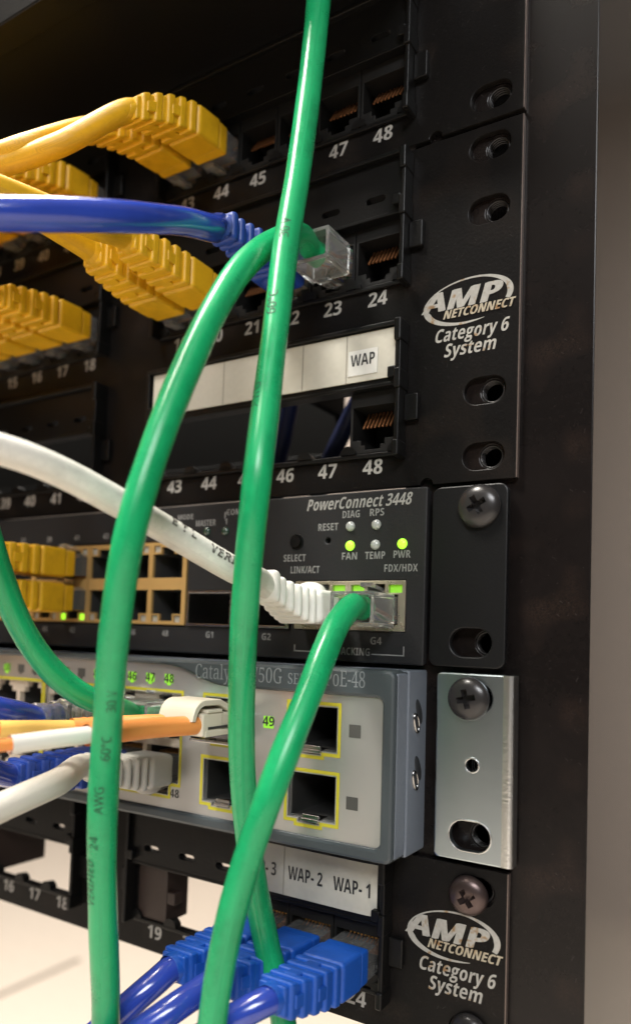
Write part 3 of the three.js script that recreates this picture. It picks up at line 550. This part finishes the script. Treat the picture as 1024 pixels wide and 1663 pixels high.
// ================================================================== green cables
{
  const port = [portX(3, 4), 62.3, .6], t = thing('network_cable', 'green cable with clear plug in socket 23, looping down past the white cord', 'cable', port);
  clearPlug(t, ...port, -1);
  const path = [[150, 2500, 175], [158, 2050, 164], [166, 1760, 158], [172, 1650, 156], [168, 1500, 152], [166, 1350, 148], [174, 1190, 147], [188, 1010, 141], [213, 860, 138], [255, 720, 141], [298, 610, 146], [345, 510, 152], [392, 436, 162], [440, 396, 174], [486, 382, 184]].map((q) => pt(...q));
  const cv = curveOf([...path, [port[0] - 1.2, port[1] + .6, port[2] + 9.5], [port[0] - .4, port[1] + .2, port[2] + 6.5]]);
  mesh(t, 'jacket', tube(cv, 2.95, 240, 24, .06), mat.green);
  const at = (v) => { let best = 0, bd = 1e9; for (let i = 0; i <= 400; i++) { const q = cv.getPointAt(i / 400), w = path.length && q.clone().sub(V(58.84, -37.57, 168.58)).applyMatrix4(eu.clone().invert()); const pv = CY - F * w.y / -w.z; if (Math.abs(pv - v) < bd && i < 260) { bd = Math.abs(pv - v); best = i / 400; } } return best * cv.getLength(); };
  const O = [.55, .1, .83];
  const pr = (s, v, a) => print(cv, s, 1.3, 2.95, at(v), O, a, { font: sansR });
  mesh(t, 'printed_lettering', [pr('30 V', 1150, -.5), pr('60°C', 1232, -.3), pr('AWG', 1312, -.02), pr('24', 1368, .25), pr('VERIFIED', 1460, .55)], mat.inkGreen);
}
{
  const path = [[500, 2500, 172], [488, 2050, 168], [470, 1760, 166], [457, 1640, 168], [432, 1530, 170], [408, 1400, 170], [394, 1260, 166], [393, 1100, 160], [402, 930, 152], [417, 780, 149], [434, 640, 155], [449, 520, 160], [464, 400, 166], [484, 280, 172], [505, 120, 178], [522, -60, 184], [540, -400, 192]].map((q) => pt(...q));
  const t = thing('cable', 'green cable hanging straight down across the rack, loose of any socket', 'cable', path[5]);
  const cv = curveOf(path); mesh(t, 'jacket', tube(cv, 2.95, 220, 24, .06), mat.green);
  const L = cv.getLength(), O = [.55, .1, .83];
  const s = (k) => L * k; mesh(t, 'printed_lettering', [print(cv, 'AWG', 1.5, 2.95, s(.585), O, .75, { font: sansR }), print(cv, '60°C', 1.5, 2.95, s(.635), O, .35, { font: sansR }), print(cv, '30 V', 1.5, 2.95, s(.68), O, .1, { font: sansR })], mat.inkGreen);
}
{
  const port = [-24.9, -30.9, 3.3], t = thing('network_cable', 'green cable with clear plug beside the white boot on the dark switch', 'cable', port);
  clearPlug(t, ...port, 1);
  const cv = curveOf([[port[0] - .2, port[1] + .2, port[2] + 6.2], [port[0] - .6, port[1] + .4, port[2] + 9], pt(572, 984, 174), pt(548, 1012, 167), pt(526, 1062, 160), pt(500, 1130, 154), pt(470, 1205, 149), pt(438, 1290, 146), pt(408, 1375, 146), pt(380, 1470, 146), pt(360, 1560, 146), pt(346, 1650, 146), pt(335, 1760, 146), pt(318, 2050, 150), pt(300, 2500, 160)]);
  mesh(t, 'jacket', tube(cv, 2.95, 200, 24, .06), mat.green);
}
{
  const port = [-83.6, -60.4, 14.3], t = thing('network_cable', 'green cable curving in from the left to the top socket row', 'cable', port);
  clearPlug(t, ...port, 1, false);
  const cv = curveOf([[port[0], port[1], port[2] + 4], [port[0] - .5, port[1] + .1, port[2] + 10], pt(185, 1148, 186), pt(140, 1132, 180), pt(100, 1104, 176), pt(62, 1062, 172), pt(28, 1005, 168), pt(-4, 920, 164), pt(-40, 800, 158), pt(-80, 640, 152), pt(-140, 400, 150), pt(-200, 100, 150)]);
  mesh(t, 'jacket', tube(cv, 2.95, 140, 24, .06), mat.green);
}
// ================================================================== blue cord at the top
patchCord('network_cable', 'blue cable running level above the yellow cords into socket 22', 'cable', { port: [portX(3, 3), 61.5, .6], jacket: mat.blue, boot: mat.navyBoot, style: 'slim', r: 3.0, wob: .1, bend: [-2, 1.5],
  path: [[345, 371, 170], [300, 360, 160], [230, 354, 149], [150, 350, 141], [60, 348, 136], [-40, 347, 132], [-200, 350, 128]] });
// ================================================================== yellow cords, upper labelled panel
const Y = { jacket: mat.yellow, boot: mat.yellow, r: 2.9, nose: mat.clearSolid };
patchCord('network_cable', 'yellow patch cord in socket 20, beside the blue boot', 'cable', { ...Y, port: [portX(3, 1), 61.5, .6], bend: [-1, 2], path: [[150, 368, 180], [60, 330, 172], [-40, 290, 164], [-160, 240, 156]], group: 'yellow patch cords in the labelled panel' });
patchCord('network_cable', 'yellow patch cord in socket 19, over the white label strip end', 'cable', { ...Y, port: [portX(3, 0), 61.0, .6], bend: [0, 2], path: [[60, 352, 184], [-10, 308, 170], [-90, 260, 160], [-190, 210, 150]], group: 'yellow patch cords in the labelled panel' });
for (let k = 5; k >= 0; k--) {
  const p = pt(-70 - (5 - k) * 40, 440 + (5 - k) * 14, 205 + (5 - k) * 6), p2 = pt(-230 - (5 - k) * 40, 400 + (5 - k) * 10, 185 + (5 - k) * 6);
  patchCord('network_cable', 'yellow patch cord in the packed row, plugged in over number ' + (13 + k), 'cable', { ...Y, port: [portX(2, k), 61.2, .6], bend: [0, -1.2 - (k % 2) * .8], path: [[...p, 0], [...p2, 0]], group: 'yellow patch cords over 13 to 18' });
}
// ---- panel above
for (const k of [5, 4, 3, 2]) {
  patchCord('network_cable', 'yellow patch cord in the shaded row under the added cable duct', 'cable', { ...Y, port: [portX(2, k), 105.6, .6], bend: [-1, -7], path: [[...pt(-70 - (5 - k) * 45, 290 + (5 - k) * 12, 215), 0], [...pt(-230 - (5 - k) * 45, 310, 205), 0]], group: 'yellow patch cords in the topmost panel' });
}
for (const k of [1, 0]) patchCord('network_cable', 'yellow patch cord in the shaded row under the added cable duct', 'cable', { ...Y, port: [portX(3, k), 106.2, .6], bend: [-3, -8], path: [[...pt(95 - (1 - k) * 50, 236, 190), 0], [...pt(0 - (1 - k) * 50, 268, 190), 0], [...pt(-160, 290, 186), 0]], group: 'yellow patch cords in the topmost panel' });
// ---- dark switch
patchCord('network_cable', 'yellow patch cord in the top socket row of the dark switch', 'cable', { ...Y, port: [-94.6 - 3 * 13.55, -17.6, 3.4], dir: 1, bend: [-3, .5], path: [[-80, 903, 205], [-200, 890, 195]] });
patchCord('network_cable', 'yellow patch cord in the bottom socket row, over lit green lamps', 'cable', { ...Y, port: [-94.6 - 3 * 13.55, -28.6, 3.4], dir: 1, bend: [-3, .5], path: [[-80, 955, 205], [-200, 945, 195]] });
// ================================================================== white cord and grey cord
{
  const { t, cv } = patchCord('network_cable', 'white cable slanting down to a white ribbed boot in the dark switch', 'cable', { port: [-40.9, -30.6, 3.3], dir: 1, jacket: mat.white, boot: mat.whiteBoot, style: 'slim', r: 3.0, wob: .03, aim: [430, 950], run: 1.5, short: .78, 
    path: [[388, 930, 166], [330, 897, 161], [262, 856, 155], [190, 815, 148], [110, 772, 142], [40, 742, 137], [-30, 722, 133], [-160, 700, 126]] });
  const rev = curveOf(cv.points.slice().reverse().map((p) => [p.x, p.y, p.z])), L = rev.getLength();
  const sAt = (u) => { let b = 0, bd = 1e9; for (let i = 0; i <= 400; i++) { const w = rev.getPointAt(i / 400).sub(V(58.84, -37.57, 168.58)).applyMatrix4(eu.clone().invert()), pu = CX + F * w.x / -w.z; if (Math.abs(pu - u) < bd) { bd = Math.abs(pu - u); b = i / 400; } } return b * L; };
  mesh(t, 'printed_lettering', [print(rev, 'E', 1.6, 3.0, sAt(262), [.5, .25, .83], .55), print(rev, 'T L', 1.6, 3.0, sAt(282), [.5, .25, .83], .5), print(rev, 'VERIFIED', 1.6, 3.0, sAt(328), [.5, .25, .83], .3)], mat.inkPrint);
}
patchCord('network_cable', 'grey cable with ribbed grey boot in bottom socket 48 of the grey switch', 'cable', { port: [-83.6, -75.2, 14.3], dir: -1, jacket: mat.grey, boot: mat.greyBoot, style: 'slim', r: 3.0, aim: [150, 1247], run: 2, short: .76,
  path: [[90, 1272, 160], [45, 1292, 154], [0, 1312, 150], [-70, 1345, 145], [-180, 1400, 140]] });
// ================================================================== blue cords of the grey switch
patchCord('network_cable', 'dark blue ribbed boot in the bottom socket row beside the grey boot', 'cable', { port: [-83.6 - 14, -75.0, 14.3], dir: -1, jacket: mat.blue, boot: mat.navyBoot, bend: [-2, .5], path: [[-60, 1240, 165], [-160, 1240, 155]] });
patchCord('network_cable', 'blue cable above the orange fibre pair in the top socket row', 'cable', { port: [-83.6 - 14, -60.4, 14.3], dir: 1, jacket: mat.blue, boot: mat.clearSolid, style: 'slim', bend: [-2, -1], path: [[45, 1162, 184], [0, 1152, 174], [-60, 1140, 168], [-180, 1120, 160]] });
// ================================================================== orange fibre pair with its transceiver
{
  const x = -61.1, y = -59.7, z = 15.2, t = thing('transceiver', 'metal transceiver module in the upper socket holding the orange fibre', 'transceiver', [x, y, z]);
  mesh(t, 'body', extr(rr(x - 6.3, y - 5.0, x + 6.3, y + 4.4, .4), [rr(x - 5.6, y - 3.0, x - .5, y + 2.6, .3, THREE.Path), rr(x + .5, y - 3.0, x + 5.6, y + 2.6, .3, THREE.Path)], z - 20, z + 4.2, .2), mat.steel);
  mesh(t, 'bail', [box(x - 6.9, x - 6.2, y - 5.2, y + 1.5, z + 1, z + 6, .3), box(x + 6.2, x + 6.9, y - 5.2, y + 1.5, z + 1, z + 6, .3), box(x - 6.9, x + 6.9, y - 6.0, y - 5.2, z + 2.5, z + 6, .3)], mat.steel);
  mesh(t, 'cavity', box(x - 5.9, x + 5.9, y - 3.4, y + 3.0, z - 21, z - 19.9), mat.cave);
  const mk = (label, sx, boot, path, sleeve, e1, e2) => {
    const px = x + sx, c = thing('fibre_cable', label, 'fibre cable', [px, y, z + 4]);
    const plug = mesh(c, 'connector', [box(px - 2.3, px + 2.3, y - 2.5, y + 2.4, z - 8, z + 9, .3), box(px - 2.6, px + 2.6, y - 2.9, y + 2.6, z + 8.5, z + 16, .5), box(px - 2.75, px + 2.75, y - 3.1, y - 1.6, z + 5, z + 15, .3)], mat.beige);
    mesh(plug, 'contact_slot', box(px + 2.55, px + 2.75, y - 1.3, y - .7, z + 6.5, z + 14), mat.cave);
    const pts = [[px, y - .2, z + 15], [px - .1, y - .25, z + 17], ...path.map((q) => pt(...q))], cv = curveOf(runOn(pts, 240, 50)), L = cv.getLength();
    const sub = (a, b) => { const q = []; for (let i = 0; i <= 30; i++) { const w = cv.getPointAt((a + (b - a) * i / 30) / L); q.push([w.x, w.y, w.z]); } return curveOf(q); };
    mesh(c, 'boot', [tube(sub(0, e1), 2.3, 40, 18), ...[2, 4.2, 6.4, 8.6].map((s) => tube(sub(e1 - 12 + s, e1 - 10.9 + s), 2.4, 3, 18))], boot);
    mesh(c, 'sleeve', tube(sub(e1 - 1, e2), 1.85, 30, 18), sleeve);
    mesh(c, 'jacket', tube(sub(e2 - 2, L - .5), 1.25, 60, 14), mat.orange);
    return c;
  };
  mk('orange fibre cable with white sleeve, the nearer of the clipped pair', 3.15, mat.orange, [[250, 1182, 168], [195, 1188, 160], [140, 1194, 153], [80, 1201, 147], [20, 1209, 142], [-60, 1216, 136], [-180, 1222, 130]], mat.offWhite, 31, 47);
  mk('orange fibre cable with pale yellow sleeve, the farther of the clipped pair', -3.15, mat.orange, [[190, 1178, 176], [130, 1182, 170], [70, 1183, 164], [20, 1184, 158], [-60, 1185, 152], [-180, 1186, 145]], mat.paleYellow, 26, 43);
  // duplex clip that ties the two connectors
  const k = thing('duplex_clip', 'cream plastic clip with a curved trigger over the fibre connectors', 'clip', [x, y + 2.6, z + 10]);
  const sh = new THREE.Shape(); sh.moveTo(z + 3, y + 2.9); sh.lineTo(z + 6, y + 4.2); sh.lineTo(z + 9, y + 5.5); sh.lineTo(z + 15, y + 5.6); sh.quadraticCurveTo(z + 18.6, y + 5.2, z + 19.2, y + 1.0); sh.lineTo(z + 18.2, y + .9); sh.quadraticCurveTo(z + 17.4, y + 4.3, z + 14.6, y + 4.5); sh.lineTo(z + 9.4, y + 4.4); sh.lineTo(z + 4.0, y + 1.9); sh.closePath();
  const eg = new THREE.ExtrudeGeometry(sh, { depth: 10.4, bevelEnabled: true, bevelSize: .15, bevelThickness: .2, bevelSegments: 1 }); eg.rotateY(-Math.PI / 2); eg.translate(x + 5.2, 0, 0);
  mesh(k, 'trigger', eg, mat.beige);
  mesh(k, 'collar', [box(x - 6.0, x + 6.0, y + 2.6, y + 3.4, z + 9, z + 14.5, .2), box(x - 6.0, x - 5.75, y - 2.8, y + 2.6, z + 9, z + 14.5)], mat.beige);
}
// ================================================================== blue cords in the lower panel
const B = { jacket: mat.blue, boot: mat.blueBoot, r: 3.0, dir: -1 };
patchCord('network_cable', 'bright blue patch cord below the WAP-1 label', 'cable', { ...B, port: [portX(3, 5), -116.4, .6], aim: [440, 1622], path: [[412, 1636, 153.5], [385, 1651, 153], [340, 1678, 154], [260, 1728, 156]] });
patchCord('network_cable', 'bright blue patch cord below the WAP-2 label', 'cable', { ...B, port: [portX(3, 4), -116.4, .6], aim: [352, 1592], path: [[324, 1610, 159], [294, 1630, 156], [262, 1652, 154], [190, 1702, 152], [80, 1780, 150]] });
patchCord('network_cable', 'bright blue patch cord below the WAP-3 label', 'cable', { ...B, port: [portX(3, 3), -116.4, .6], aim: [280, 1572], path: [[254, 1594, 166], [226, 1618, 164], [198, 1643, 163], [130, 1702, 161], [40, 1780, 160]] });
// ================================================================== behind the panels
{
  const t = thing('lacing_bar', 'black cable bar behind the open sockets of the labelled panel', 'cable bar', [-232, 30, -72]);
  mesh(t, 'bar', [box(-440, -80, 27, 78, -75, -72, .4), box(-440, -80, 27, 28.5, -72, -60, .4)], mat.plasticDull);
  mesh(t, 'arm', box(-440, -437, 40, 60, -72, -1.7), mat.plasticDull); mesh(t, 'arm', box(-83, -80, 46, 60, -72, -1.7), mat.plasticDull);
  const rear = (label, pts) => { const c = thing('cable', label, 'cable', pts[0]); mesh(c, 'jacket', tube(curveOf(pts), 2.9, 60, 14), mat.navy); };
  rear('dark blue cable behind the open socket beside 48', [[-34, 62, -18], [-44, 52, -34], [-58, 34, -40], [-70, 12, -42], [-80, -4, -60], [-86, -6, -140], [-90, -5, -220]]);
  rear('dark blue cable crossing behind open socket 46', [[-68, 62, -18], [-76, 50, -34], [-86, 34, -44], [-92, 18, -48], [-98, 2, -60], [-104, -2, -140], [-106, 0, -220]]);
}

renderer.render(scene, camera);
